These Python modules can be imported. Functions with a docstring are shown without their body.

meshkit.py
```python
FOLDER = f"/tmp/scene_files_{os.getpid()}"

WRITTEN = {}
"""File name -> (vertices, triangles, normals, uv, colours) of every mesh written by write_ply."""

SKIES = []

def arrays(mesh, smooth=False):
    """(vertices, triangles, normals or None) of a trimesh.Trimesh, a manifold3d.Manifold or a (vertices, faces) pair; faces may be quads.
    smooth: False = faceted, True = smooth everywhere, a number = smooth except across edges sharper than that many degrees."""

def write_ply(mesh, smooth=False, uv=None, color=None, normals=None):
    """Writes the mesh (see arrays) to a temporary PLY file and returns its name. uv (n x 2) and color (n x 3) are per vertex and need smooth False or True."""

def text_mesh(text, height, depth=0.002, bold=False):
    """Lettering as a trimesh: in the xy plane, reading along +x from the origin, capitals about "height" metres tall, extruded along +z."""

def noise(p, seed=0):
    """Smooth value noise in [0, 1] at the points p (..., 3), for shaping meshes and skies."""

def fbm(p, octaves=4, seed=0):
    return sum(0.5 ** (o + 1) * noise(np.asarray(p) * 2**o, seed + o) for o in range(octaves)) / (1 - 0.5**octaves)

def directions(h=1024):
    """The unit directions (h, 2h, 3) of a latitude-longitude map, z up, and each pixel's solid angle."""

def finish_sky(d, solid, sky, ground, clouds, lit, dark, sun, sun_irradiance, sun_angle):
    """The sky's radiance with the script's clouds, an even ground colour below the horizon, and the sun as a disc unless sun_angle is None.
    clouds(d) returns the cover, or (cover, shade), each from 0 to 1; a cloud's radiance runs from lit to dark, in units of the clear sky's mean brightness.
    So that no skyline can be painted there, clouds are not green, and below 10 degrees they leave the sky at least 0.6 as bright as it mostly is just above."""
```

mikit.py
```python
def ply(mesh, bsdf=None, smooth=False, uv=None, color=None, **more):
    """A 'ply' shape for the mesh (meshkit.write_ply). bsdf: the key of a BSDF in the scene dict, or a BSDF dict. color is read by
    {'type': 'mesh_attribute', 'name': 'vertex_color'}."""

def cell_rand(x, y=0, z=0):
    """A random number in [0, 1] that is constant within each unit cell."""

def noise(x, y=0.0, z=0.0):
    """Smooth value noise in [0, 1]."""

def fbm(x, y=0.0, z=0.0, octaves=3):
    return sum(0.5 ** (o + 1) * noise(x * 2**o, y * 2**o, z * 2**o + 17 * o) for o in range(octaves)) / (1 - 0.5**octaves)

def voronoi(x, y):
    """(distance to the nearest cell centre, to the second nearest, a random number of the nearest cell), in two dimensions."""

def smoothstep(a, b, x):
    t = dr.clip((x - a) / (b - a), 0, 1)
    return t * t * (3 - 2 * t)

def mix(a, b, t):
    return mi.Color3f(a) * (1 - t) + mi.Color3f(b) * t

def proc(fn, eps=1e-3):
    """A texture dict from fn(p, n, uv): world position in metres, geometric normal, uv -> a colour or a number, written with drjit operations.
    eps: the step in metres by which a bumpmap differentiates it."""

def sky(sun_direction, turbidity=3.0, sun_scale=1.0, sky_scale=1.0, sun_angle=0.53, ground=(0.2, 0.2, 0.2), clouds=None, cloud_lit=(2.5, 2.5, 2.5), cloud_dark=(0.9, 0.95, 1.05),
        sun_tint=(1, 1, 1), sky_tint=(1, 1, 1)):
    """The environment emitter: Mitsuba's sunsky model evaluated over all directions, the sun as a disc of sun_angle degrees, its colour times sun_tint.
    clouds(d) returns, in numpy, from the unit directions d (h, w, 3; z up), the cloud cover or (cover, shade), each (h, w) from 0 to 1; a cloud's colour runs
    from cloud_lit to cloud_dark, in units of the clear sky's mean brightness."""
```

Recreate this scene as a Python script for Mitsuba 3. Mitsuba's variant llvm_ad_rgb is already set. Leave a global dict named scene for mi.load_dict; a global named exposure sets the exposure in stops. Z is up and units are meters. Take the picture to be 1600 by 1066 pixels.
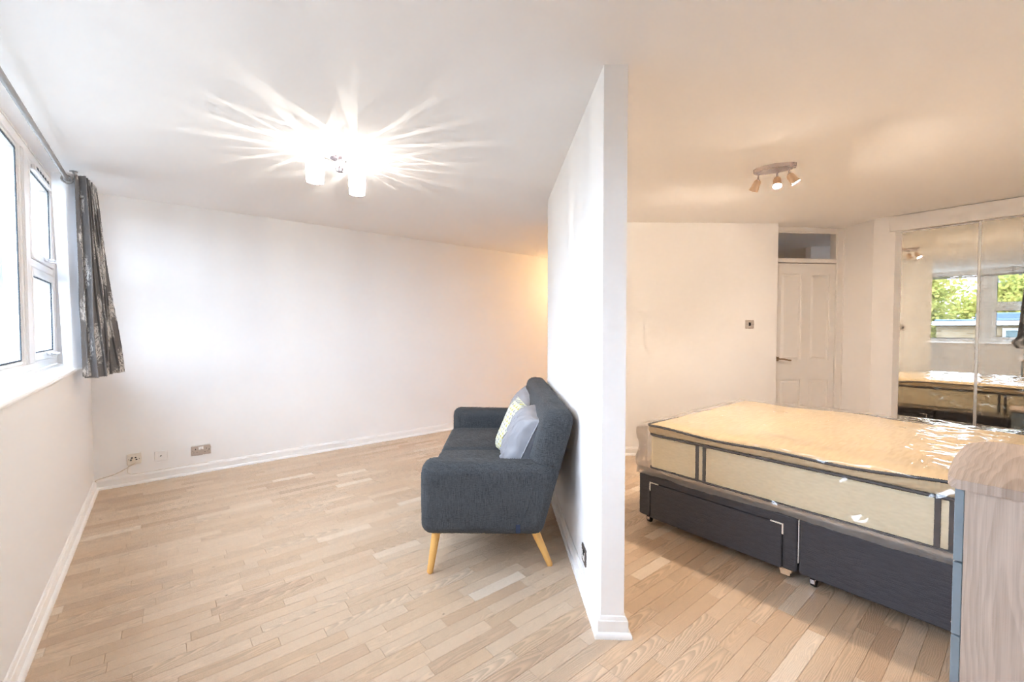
import math, random
import numpy as np, trimesh, mitsuba as mi, drjit as dr, mikit, meshkit
import manifold3d as m3
from shapely.geometry import Polygon, Point, box as sbox
from mikit import proc, noise, fbm, cell_rand, smoothstep, mix, voronoi

rng = np.random.default_rng(7)
T = mi.ScalarTransform4f
scene, labels = {'type': 'scene'}, {}

# ---------------------------------------------------------------- camera, sky, exposure
F_PX, PITCH, CAM_H, H = 670.0, math.atan(19 / 670.0), 1.31, 2.4
scene['camera'] = {'type': 'perspective', 'fov': math.degrees(2 * math.atan(800 / F_PX)), 'fov_axis': 'x', 'near_clip': 0.02, 'far_clip': 500.0,
                   'to_world': T().look_at(origin=[0, 0, CAM_H], target=[0, math.cos(PITCH), CAM_H - math.sin(PITCH)], up=[0, 0, 1])}


def cloud_cover(d):
    return 0.93 + 0.07 * meshkit.fbm(d * 3.0, 3, 5), 0.25 * meshkit.fbm(d * 4.0, 4, 9)


scene['sky'] = mikit.sky([0.55, 0.35, 0.75], turbidity=4.0, sun_scale=0.0, sky_scale=16.5, clouds=cloud_cover, cloud_lit=(2.0, 2.36, 2.85), cloud_dark=(1.4, 1.62, 1.95), ground=(0.25, 0.25, 0.24))
exposure = 1.46
LIVING, BED, HALL = 2.3, 1.12, .85

# ---------------------------------------------------------------- frames: (n, s) = across the room from the window wall, along the window wall
NW, DW = np.array([.775, .632, 0.0]), np.array([-.632, .775, 0.0])
R_NS = np.array([NW, DW, [0, 0, 1.0]]).T


def ns(n, s, z=0.0):
    return n * NW + s * DW + np.array([0, 0, z])


def to_ns(p):
    p = np.asarray(p, float)
    return np.array([p[0] * NW[0] + p[1] * NW[1], p[0] * DW[0] + p[1] * DW[1]])


def turn(mesh, origin=(0, 0, 0), M=R_NS):
    m = mesh.copy()
    m.vertices = np.asarray(m.vertices) @ np.asarray(M).T + np.asarray(origin)
    return m


def yaw(deg):
    a = math.radians(deg)
    return np.array([[math.cos(a), -math.sin(a), 0], [math.sin(a), math.cos(a), 0], [0, 0, 1]])


def basis(zaxis, xhint=(1, 0, 0)):
    z = np.asarray(zaxis, float) / np.linalg.norm(zaxis)
    x = np.asarray(xhint, float) - z * np.dot(xhint, z)
    x /= np.linalg.norm(x)
    return np.array([x, np.cross(z, x), z]).T


# ---------------------------------------------------------------- mesh helpers
def cat(*ms):
    return trimesh.util.concatenate([m for x in ms for m in (x if isinstance(x, (list, tuple)) else [x])])


def bx(x0, x1, y0, y1, z0, z1, c=0.0):
    """a box, its edges chamfered by c"""
    x0, x1 = min(x0, x1), max(x0, x1); y0, y1 = min(y0, y1), max(y0, y1); z0, z1 = min(z0, z1), max(z0, z1)
    c = min(c, .45 * min(x1 - x0, y1 - y0, z1 - z0))
    if c <= 0:
        m = trimesh.creation.box([x1 - x0, y1 - y0, z1 - z0])
        m.apply_translation([(x0 + x1) / 2, (y0 + y1) / 2, (z0 + z1) / 2])
        return m
    pts = []
    for X, i in ((x0, 1), (x1, -1)):
        for Y, j in ((y0, 1), (y1, -1)):
            for Z, k in ((z0, 1), (z1, -1)):
                pts += [(X + i * c, Y + j * c, Z), (X + i * c, Y, Z + k * c), (X, Y + j * c, Z + k * c)]
    return trimesh.convex.convex_hull(np.array(pts))


def from_m(m):
    d = m.to_mesh()
    return trimesh.Trimesh(np.array(d.vert_properties[:, :3]), np.array(d.tri_verts), process=False)


def to_m(t):
    return m3.Manifold(m3.Mesh(np.asarray(t.vertices, np.float32), np.asarray(t.faces, np.uint32)))


def hull_spheres(pts, r, seg=20):
    pts = np.asarray(pts, float)
    rs = np.broadcast_to(r, (len(pts),))
    return m3.Manifold.batch_hull([m3.Manifold.sphere(float(q), seg).translate([float(v) for v in p]) for p, q in zip(pts, rs)])


def rbox(x0, x1, y0, y1, z0, z1, r, seg=20, refine=None, M=False):
    m = hull_spheres([(X, Y, Z) for X in (x0 + r, x1 - r) for Y in (y0 + r, y1 - r) for Z in (z0 + r, z1 - r)], r, seg)
    if refine:
        m = m.refine_to_length(refine)
    return m if M else from_m(m)


def tube(points, r, sides=10, cap=True):
    p = np.asarray(points, float)
    t = np.gradient(p, axis=0); t /= np.linalg.norm(t, axis=1, keepdims=True)
    n0 = np.cross(t[0], [0, 0, 1.0])
    if np.linalg.norm(n0) < 1e-3:
        n0 = np.array([1.0, 0, 0])
    N = [n0 / np.linalg.norm(n0)]
    for k in range(1, len(p)):
        v = N[-1] - t[k] * np.dot(N[-1], t[k]); N.append(v / np.linalg.norm(v))
    N = np.array(N); B = np.cross(t, N)
    a = np.arange(sides) * 2 * np.pi / sides
    rr = np.broadcast_to(r, (len(p),))
    v = (p[:, None] + rr[:, None, None] * (np.cos(a)[None, :, None] * N[:, None] + np.sin(a)[None, :, None] * B[:, None])).reshape(-1, 3)
    f = []
    for i in range(len(p) - 1):
        for j in range(sides):
            q = [i * sides + j, i * sides + (j + 1) % sides, (i + 1) * sides + (j + 1) % sides, (i + 1) * sides + j]
            f += [[q[0], q[1], q[2]], [q[0], q[2], q[3]]]
    if cap:
        v = np.vstack([v, p[0], p[-1]]); c0, c1 = len(v) - 2, len(v) - 1; o = (len(p) - 1) * sides
        for j in range(sides):
            f += [[c0, (j + 1) % sides, j], [c1, o + j, o + (j + 1) % sides]]
    m = trimesh.Trimesh(v, np.array(f), process=False)
    if m.volume < 0:
        m.invert()
    return m


def lathe(profile, n=40):
    return trimesh.creation.revolve(np.array(profile, float), sections=n)


def cyl(p0, p1, r, n=24, r1=None):
    return tube([p0, p1], [r, r if r1 is None else r1], n)


def prism(poly, z0, z1):
    m = trimesh.creation.extrude_polygon(poly if isinstance(poly, Polygon) else Polygon(poly), z1 - z0, engine='earcut')
    m.apply_translation([0, 0, z0])
    return m


def run_profile(profile, A, B, inward, e0=0.0, e1=0.0):
    """extrudes a (depth, height) profile along the wall foot from A to B; e0, e1 shear the ends for mitres"""
    A, B = np.array([*A[:2], 0.0]), np.array([*B[:2], 0.0])
    d = (B - A) / np.linalg.norm(B - A)
    n = np.array([*inward[:2], 0.0]); n /= np.linalg.norm(n)
    P = np.array(profile); k = len(P)
    v = np.vstack([A + np.outer(P[:, 0], n) + np.outer(P[:, 0] * e0, d) + np.outer(P[:, 1], [0, 0, 1]),
                   B + np.outer(P[:, 0], n) + np.outer(P[:, 0] * e1, d) + np.outer(P[:, 1], [0, 0, 1])])
    m = trimesh.creation.extrude_polygon(Polygon(profile), 1.0, engine='earcut')
    f = [[i, (i + 1) % k, k + (i + 1) % k] for i in range(k)] + [[i, k + (i + 1) % k, k + i] for i in range(k)]
    v2, f2 = trimesh.creation.triangulate_polygon(Polygon(profile), engine='earcut')
    idx = [int(np.argmin(((P - q) ** 2).sum(1))) for q in v2]
    for t in f2:
        a, b, c = (idx[i] for i in t)
        f += [[a, c, b], [k + a, k + b, k + c]]
    m = trimesh.Trimesh(v, np.array(f), process=False)
    trimesh.repair.fix_normals(m)
    return m


# ---------------------------------------------------------------- scene helpers
count = {}


def key_of(name):
    if name not in count:
        count[name] = 0
        return name
    count[name] += 1
    return f'{name}_{count[name]:03d}'


def add(name, mesh, bsdf, parent=None, smooth=35, label=None, cat_=None, group=None, kind=None, uv=None, **more):
    key = key_of((parent + '__' if parent else '') + name)
    scene[key] = mikit.ply(mesh, bsdf, smooth if uv is None else (smooth is not False), uv=uv, **more)
    note(key, label, cat_, group, kind)
    return key


def note(key, label=None, cat_=None, group=None, kind=None):
    d = {k: v for k, v in (('label', label), ('category', cat_), ('group', group), ('kind', kind)) if v}
    if d:
        labels[key] = d
    return key


def thing(name, label, cat_, group=None, kind=None):
    return note(key_of(name), label, cat_, group, kind)


def mat(name, d, two=True):
    scene[name] = {'type': 'twosided', 'bsdf': d} if two else d


def rgb(*c):
    return {'type': 'rgb', 'value': list(c)}


# ---------------------------------------------------------------- materials
def plaster(p, n, uv):
    return 0.0006 * fbm(p.x * 45, p.y * 45, p.z * 45, 3)


mat('m_wall', {'type': 'diffuse', 'reflectance': rgb(.86, .853, .845)})
mat('m_ceiling', {'type': 'diffuse', 'reflectance': rgb(.86, .853, .845)})
mat('m_gloss_white', {'type': 'principled', 'base_color': rgb(.86, .855, .845), 'roughness': .3, 'specular': .5})
mat('m_upvc', {'type': 'principled', 'base_color': rgb(.86, .86, .86), 'roughness': .22, 'specular': .5})
mat('m_door', {'type': 'principled', 'base_color': rgb(.82, .80, .775), 'roughness': .38, 'specular': .5})
mat('m_gasket', {'type': 'principled', 'base_color': rgb(.06, .08, .10), 'roughness': .6})
mat('m_black', {'type': 'principled', 'base_color': rgb(.012, .012, .012), 'roughness': .5})
mat('m_glass', {'type': 'thindielectric', 'int_ior': 1.5}, False)
mat('m_wrap', {'type': 'thindielectric', 'int_ior': 1.48}, False)
mat('m_mirror', {'type': 'conductor', 'material': 'Ag', 'specular_reflectance': rgb(.9, .91, .9)})
mat('m_chrome', {'type': 'roughconductor', 'material': 'Cr', 'alpha': .08, 'specular_reflectance': rgb(1, .98, .96)})
mat('m_nickel', {'type': 'roughconductor', 'material': 'Cr', 'alpha': .25, 'specular_reflectance': rgb(1, .93, .86)})
mat('m_amber', {'type': 'principled', 'base_color': rgb(.74, .55, .40), 'metallic': .55, 'roughness': .3})
mat('m_alu', {'type': 'principled', 'base_color': rgb(.62, .61, .6), 'metallic': .7, 'roughness': .35})
mat('m_rod', {'type': 'principled', 'base_color': rgb(.36, .35, .34), 'metallic': .6, 'roughness': .35})
mat('m_bronze', {'type': 'principled', 'base_color': rgb(.35, .27, .19), 'metallic': .8, 'roughness': .35})
mat('m_plate_metal', {'type': 'principled', 'base_color': rgb(.56, .5, .46), 'metallic': .65, 'roughness': .35})
mat('m_plate_dark', {'type': 'principled', 'base_color': rgb(.16, .14, .13), 'metallic': .7, 'roughness': .35})
mat('m_plate_cream', {'type': 'principled', 'base_color': rgb(.74, .69, .61), 'roughness': .4})
mat('m_cable', {'type': 'principled', 'base_color': rgb(.62, .53, .42), 'roughness': .5})
mat('m_trim_light', {'type': 'principled', 'base_color': rgb(.72, .71, .69), 'roughness': .4})
mat('m_card', {'type': 'principled', 'base_color': rgb(.62, .45, .3), 'roughness': .7})
mat('m_leg', {'type': 'principled', 'base_color': proc(lambda p, n, uv: mix((.62, .33, .09), (.74, .43, .14), fbm(p.x * 60, p.y * 60, p.z * 9, 3))), 'roughness': .38, 'specular': .5})
mat('m_navy', {'type': 'principled', 'base_color': rgb(.02, .03, .06), 'roughness': .8})


def weave(p, k=420.0):
    a = noise(p.x * k * .25 + p.y * k * .25, p.z * k * 1.3, p.y * k * .1)
    b = noise(p.x * k * 1.1, p.z * k * .12, p.y * k * 1.1)
    return .5 * a + .5 * b


def sofa_fn(p, n, uv):
    w = weave(p)
    l = fbm(p.x * 9, p.y * 9, p.z * 9, 3)
    return mix((.019, .022, .025), (.080, .085, .091), w * 1.1 - .1 + .3 * (l - .4))


mat('m_sofa', {'type': 'principled', 'base_color': proc(sofa_fn), 'roughness': .85, 'sheen': .4, 'specular': .2})


def divan_fn(p, n, uv):
    w = noise(p.x * 500 + p.y * 120, p.y * 500, p.z * 700) * .5 + noise(p.x * 40, p.y * 40, p.z * 260) * .5
    return mix((.045, .046, .054), (.10, .10, .112), w)


mat('m_divan', {'type': 'principled', 'base_color': proc(divan_fn), 'roughness': .9, 'sheen': .3, 'specular': .15})
mat('m_mattress', {'type': 'diffuse', 'reflectance': proc(lambda p, n, uv: mix((.57, .445, .285), (.64, .515, .345), noise(p.x * 12 + p.y * 16, p.y * 90 - p.x * 70, p.z * 60)))})
mat('m_mattress_side', {'type': 'diffuse', 'reflectance': proc(lambda p, n, uv: mix((.72, .645, .47), (.80, .72, .54), noise(p.x * 60, p.y * 60, p.z * 120)))})
mat('m_piping', {'type': 'principled', 'base_color': rgb(.05, .052, .06), 'roughness': .55})


def oak_fn(p, n, uv):
    i = dr.floor(uv.x * .5)
    u, v = uv.x - 2 * i, uv.y
    r1, r2, r3 = cell_rand(i, 1), cell_rand(i, 2), cell_rand(i, 3)
    c = (r1 - .5) * .12
    wob = (fbm(u * 5 + i * 3.7, v * 22, i, 3) - .5) * .035
    y = v - c + wob
    z = .004 + r2 * .05 + (r3 - .5) * .16 * u
    rad = dr.sqrt(y * y + z * z)
    ring = rad * (150 + 90 * r2)
    g = ring - dr.floor(ring)
    g = smoothstep(0, .75, g) * (1 - smoothstep(.86, 1, g))
    fine = noise(u * 25 + i * 11, v * 900, i)
    pores = smoothstep(.72, .9, noise(u * 40 + i * 7, v * 1400, i))
    tone = cell_rand(i, 5)
    base = mix((.55, .395, .265), (.615, .47, .34), tone)
    base = mix(base, mi.Color3f(.46, .31, .205), smoothstep(.86, .97, cell_rand(i, 6)) * .5)
    base = mix(base, mi.Color3f(.74, .63, .51), smoothstep(.93, .98, cell_rand(i, 8)) * .7)
    col = base * (1 - .25 * g * (0.4 + .6 * r3) - .06 * fine - .09 * pores)
    kx, ky = u - .05 - .4 * cell_rand(i, 11), v - (cell_rand(i, 12) - .5) * .05
    knot = smoothstep(.006, .002, dr.sqrt(kx * kx * .5 + ky * ky)) * dr.select(cell_rand(i, 13) > .93, mi.Float(1), mi.Float(0))
    return mix(col, mi.Color3f(.12, .08, .06), knot * .85)


mat('m_oak', {'type': 'principled', 'base_color': proc(oak_fn), 'roughness': .36, 'specular': .42})
mat('m_subfloor', {'type': 'diffuse', 'reflectance': rgb(.30, .19, .11)})


def chest_fn(p, n, uv):
    u, v = uv.x, uv.y        # u along the grain
    wob = (fbm(u * 3.0, v * 4, 3.0, 3) - .5) * .055 + (noise(u * 11, v * 30, 1.0) - .5) * .006
    y = v + wob
    ring = dr.sqrt(dr.square(y - .03) + dr.square(.02 + .03 * u)) * 95
    g = ring - dr.floor(ring)
    g = smoothstep(.1, .8, g) * (1 - smoothstep(.88, 1, g))
    f = noise(u * 14, v * 600) * .6 + noise(u * 5, v * 190) * .4
    big = fbm(u * 1.2 + wob * 9, v * 16, 8.0, 3)
    return mix((.52, .43, .365), (.25, .185, .145), dr.clip(.24 * g * (.3 + big) + .36 * f + .55 * (big - .42), 0, 1))


mat('m_chest_wood', {'type': 'principled', 'base_color': proc(chest_fn), 'roughness': .45, 'specular': .4})
mat('m_chest_grey', {'type': 'principled', 'base_color': rgb(.20, .25, .29), 'roughness': .4, 'specular': .4})
mat('m_lining', {'type': 'principledthin', 'base_color': rgb(.84, .84, .85), 'roughness': .9, 'diff_trans': .7, 'spec_trans': 0.0}, False)


def curtain_fn(p, n, uv):
    cols = uv.x / .27
    c = dr.floor(cols)
    rows = uv.y / .46 + cell_rand(c, 40) + .5 * (c - 2 * dr.floor(c * .5))
    r = dr.floor(rows)
    x = (cols - c - .5) * .27 + (cell_rand(c, r, 1) - .5) * .02
    y = (rows - r - .5) * .46 + (cell_rand(c, r, 2) - .5) * .03
    size = .8 + .35 * cell_rand(c, r, 3)
    ex, ey = x / (.105 * size), (y - .035) / (.145 * size)
    rr = dr.sqrt(ex * ex + ey * ey)
    strk = noise(uv.x * 40 + dr.abs(x) * 260, uv.y * 190 - dr.abs(x) * 260)
    leaf = smoothstep(.38, .47, strk) * (1 - smoothstep(.8, 1.05, rr + .35 * (noise(uv.x * 90, uv.y * 90) - .5)))
    fork = dr.abs(dr.abs(x) - dr.maximum(0, (y + .07) * .30))
    trunk = (1 - smoothstep(.004, .006, fork)) * smoothstep(-.17, -.165, y) * (1 - smoothstep(.04, .06, y))
    twig = (1 - smoothstep(.002, .0035, dr.abs(dr.abs(x) - (y + .02) * .8))) * smoothstep(-.02, -.01, y) * (1 - smoothstep(.05, .06, y))
    w = dr.maximum(leaf * 1.0, dr.maximum(trunk, twig * .8))
    base = mix((.15, .145, .145), (.20, .195, .195), noise(uv.x * 500, uv.y * 60))
    return mix(base, mi.Color3f(.74, .72, .70), w)


mat('m_curtain', {'type': 'principled', 'base_color': proc(curtain_fn), 'roughness': .6, 'sheen': .5, 'specular': .35})
mat('m_cushion_grey', {'type': 'principled', 'base_color': proc(lambda p, n, uv: mix((.21, .21, .23), (.32, .32, .345), fbm(uv.x * 9, uv.y * 9, 2.0, 3))), 'roughness': .45, 'sheen': .8, 'specular': .45})
mat('m_cushion_dark', {'type': 'principled', 'base_color': rgb(.115, .125, .14), 'roughness': .8, 'sheen': .4})


def yellow_fn(p, n, uv):
    a, b = uv.x * 33, uv.y * 36
    r = dr.floor(b)
    a = a + .5 * (r - 2 * dr.floor(r * .5))
    x, y = a - dr.floor(a) - .5, b - r - .5
    tri = dr.maximum(dr.abs(x) * 1.7 + y * .9, -y * 1.2)
    inside = 1 - smoothstep(.30, .36, tri)
    which = cell_rand(dr.floor(a), r)
    col = mix((.46, .42, .06), (.24, .25, .27), smoothstep(.45, .5, which))
    return mix(mi.Color3f(.55, .545, .45), col, inside * .95)


mat('m_cushion_yellow', {'type': 'principled', 'base_color': proc(yellow_fn), 'roughness': .8, 'specular': .2})
mat('m_mustard', {'type': 'principled', 'base_color': rgb(.42, .32, .02), 'roughness': .8})

# ---------------------------------------------------------------- setting: floor
FN, FS = (-.45, 7.6), (-1.0, 4.98)
slab = turn(bx(-.6, 11, -1.15, 5.0, -.16, -.0125))
add('floor', slab, 'm_subfloor', label='pale oak three-strip parquet floor running through both halves of the room', kind='structure', smooth=False)

STRIP = .067
planks = []
row, s0 = 0, FS[0]
while s0 < FS[1] - .01:
    w = min(STRIP, FS[1] - s0)
    n0 = FN[0] - rng.uniform(0, .45)
    while n0 < FN[1]:
        l = rng.uniform(.26, .52)
        a, b = max(n0, FN[0]), min(n0 + l, FN[1])
        if b - a > .02:
            planks.append((a, b, s0, s0 + w))
        n0 += l
    s0 += w
    row += 1
planks = np.array(planks)


def plank_mesh(i):
    a, b, c, d = planks[i]
    g, ch, t = .0004, .0007, .012
    x = [a + g, b - g]; y = [c + g, d - g]
    v = np.array([(x[0], y[0], -t), (x[1], y[0], -t), (x[1], y[1], -t), (x[0], y[1], -t),
                  (x[0], y[0], -ch), (x[1], y[0], -ch), (x[1], y[1], -ch), (x[0], y[1], -ch),
                  (x[0] + ch, y[0] + ch, 0), (x[1] - ch, y[0] + ch, 0), (x[1] - ch, y[1] - ch, 0), (x[0] + ch, y[1] - ch, 0)])
    f = []
    for k in range(2):
        o = 4 * k
        for j in range(4):
            q = (o + j, o + (j + 1) % 4, o + 4 + (j + 1) % 4, o + 4 + j)
            f += [[q[0], q[1], q[2]], [q[0], q[2], q[3]]]
    f += [[8, 9, 10], [8, 10, 11]]
    uv = np.stack([i * 2 + .02 + (v[:, 0] - a), v[:, 1] - (c + d) / 2], 1)
    return trimesh.Trimesh(v @ R_NS.T, np.array(f), process=False), uv


# which planks show largest: floor pixels of the frame that no wall or furniture hides
def seen_planks():
    gx, gy = np.meshgrid(np.arange(2, 1600, 3.0), np.arange(620, 1066, 3.0))
    fw = np.array([0, math.cos(PITCH), -math.sin(PITCH)]); up = np.array([0, math.sin(PITCH), math.cos(PITCH)])
    r = fw + ((gx - 800) / F_PX)[..., None] * np.array([1.0, 0, 0]) - ((gy - 533) / F_PX)[..., None] * up
    t = -CAM_H / r[..., 2]
    P = np.stack([r[..., 0] * t, r[..., 1] * t], -1)
    N, S = P @ NW[:2], P @ DW[:2]
    ok = (N > -.43) & (N < 5.5) & (S < 4.8) & (S > -1)
    # partition: hides what lies beyond it to the right or left
    k = np.linspace(0, 1, 160)[:, None, None]
    X, Y = P[None, ..., 0] * k, P[None, ..., 1] * k
    Z = CAM_H * (1 - k)
    inside = (Y > 1.8) & (Y < 3.67) & (X > .38 - .04 * (Y - 1.8)) & (X < .478 - .04 * (Y - 1.8))
    inside |= (Y > 4.42) & (X > .44)
    n_, s_ = X * NW[0] + Y * NW[1], X * DW[0] + Y * DW[1]
    inside |= (n_ > 2.5) & (n_ < 4.02) & (s_ > -.2) & (s_ < 1.69) & (Z < .65) & (Z > .06)
    inside |= (n_ > 1.64) & (n_ < 2.25) & (s_ > -.27) & (s_ < .13) & (Z < .9)
    inside |= (X > -.47) & (X < .25) & (Y > 2.2) & (Y < 3.9) & (Z < .6) & (Z > .23)
    ok &= ~inside.any(0)
    ids = np.full(N.shape, -1)
    for i, (a, b, c, d) in enumerate(planks):
        ids[(N >= a) & (N < b) & (S >= c) & (S < d) & ok] = i
    return np.bincount(ids[ids >= 0].ravel(), minlength=len(planks))


area = seen_planks()
big = [int(i) for i in np.argsort(-area)[:300] if area[i] > 0]
for i in sorted(big):
    m, uv = plank_mesh(i)
    add('plank', m, 'm_oak', 'floor', smooth=False, uv=uv)
rest = [plank_mesh(i) for i in range(len(planks)) if i not in set(big)]
vs = np.vstack([m.vertices for m, _ in rest]); off = np.cumsum([0] + [len(m.vertices) for m, _ in rest])
fs = np.vstack([m.faces + o for (m, _), o in zip(rest, off)])
add('plank_field', trimesh.Trimesh(vs, fs, process=False), 'm_oak', 'floor', smooth=False, uv=np.vstack([u for _, u in rest]), kind='stuff')

# ---------------------------------------------------------------- setting: ceiling and walls
add('ceiling', turn(bx(-.62, 11, -1.15, 5.0, H, H + .2)), 'm_ceiling', label='plain white painted ceiling', kind='structure', smooth=False)
# window wall: apron below the sill, pier past the window, pier behind the camera
WIN_S0, WIN_S1, SILL_Z = -.17, 4.56, 1.03
add('wall_left', turn(cat(bx(-.75, -.45, -1.15, 5.0, -.16, SILL_Z), bx(-.75, -.45, WIN_S1, 5.0, SILL_Z, H), bx(-.75, -.45, -1.15, WIN_S0, SILL_Z, H), bx(-.75, -.598, WIN_S0, WIN_S1, H - .012, H))), 'm_wall', label='white window wall with a low apron under the long window', kind='structure', smooth=False)
add('wall_back', turn(bx(-.6, 11, 4.8, 5.0, -.012, H)), 'm_wall', label='long white blank wall at the back of the living half', kind='structure', smooth=False)
PL0, PL1, PR0, PR1 = (.38, 1.801), (.304, 3.667), (.478, 1.797), (.402, 3.667)
part = prism([PL0, PR0, PR1, PL1], 0, H)
spine = prism([(.41, 3.66), (.402 + .076, 3.66), (.476, 4.45), (.41, 4.45)], 0, H)
add('wall_middle', cat(part), 'm_wall', label='free-standing white partition wall between the sofa and the bed', kind='structure', smooth=False)
add('wall_passage', spine, 'm_wall', label='short white wall end behind the partition', kind='structure', smooth=False)
add('wall_far', prism([(.41, 4.397), (2.758, 4.469), (2.79, 4.63), (2.79, 4.72), (2.69, 4.72), (2.68, 4.565), (.41, 4.50)], 0, H), 'm_wall', label='white wall at the far end of the bedroom half left of the door', kind='structure', smooth=False)
RW0 = (3.626, 4.74)
add('wall_right', prism([(3.615, 4.80), (3.602, 4.30), (3.70, 4.165), (4.3, 4.165), (4.3, 4.80)], 0, H), 'm_wall', label='narrow white return wall between the door and the wardrobe', kind='structure', smooth=False)
add('wall_rear', turn(bx(-.6, 7.6, -1.15, -1.0, -.012, H)), 'm_wall', label='white wall behind the viewpoint', kind='structure', smooth=False)
# hall beyond the door and passage
add('wall_hall', cat(prism([(4.6, 4.6), (4.75, 4.6), (4.75, 10), (4.6, 10)], 0, H), prism([(3.95, 5.7), (4.65, 5.7), (4.65, 5.8), (3.95, 5.8)], 0, H), prism([(2.69, 4.7), (2.79, 4.7), (2.79, 7.25), (2.69, 7.25)], 0, H)), 'm_wall', label='hall wall seen through the glass above the door', kind='structure', smooth=False)

SK = [(0, 0), (.030, 0), (.0300, .006), (.0285, .013), (.0245, .019), (.018, .022), (.015, .022), (.015, .060), (.0145, .068), (.0105, .071), (.0095, .077), (.006, .084), (0, .086)]
add('baseboard_left', run_profile(SK, ns(-.45, -1.0), ns(-.45, 4.8), NW, 1, -1), 'm_gloss_white', label='white skirting along the window wall', kind='structure', smooth=30)
add('baseboard_back', run_profile(SK, ns(-.45, 4.8), ns(7.4, 4.8), -DW, 1, -1), 'm_gloss_white', label='white skirting along the long back wall', kind='structure', smooth=30)
pd = np.array(PL1) - np.array(PL0); pdn = np.array([-pd[1], pd[0]]) / np.linalg.norm(pd)
b1 = run_profile(SK, PL0, PL1, pdn, -1, 1)
b2 = run_profile(SK, PL0, PR0, (-.05, -1), -1, 1)
b3 = run_profile(SK, PR0, PR1, -pdn, -1, 1)
add('baseboard_middle', cat(b1, b2, b3), 'm_gloss_white', label='white skirting wrapping round the foot of the partition wall', kind='structure', smooth=30)
add('baseboard_far', run_profile(SK, (.478, 4.40), (2.758, 4.469), (.03, -1), 0, 0), 'm_gloss_white', label='white skirting at the foot of the bedroom wall left of the bed', kind='structure', smooth=30)

# ---------------------------------------------------------------- window
W1 = thing('window_1', 'long white plastic window with a big fixed pane between stacked opening panes', None, None, 'structure')
NI, NO = -.60, -.672           # inner and outer face of the frame


def wbar(s0, s1, z0, z1, n0=NO, n1=NI, c=.006):
    return turn(bx(n0, n1, s0, s1, z0, z1, c))


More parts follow.
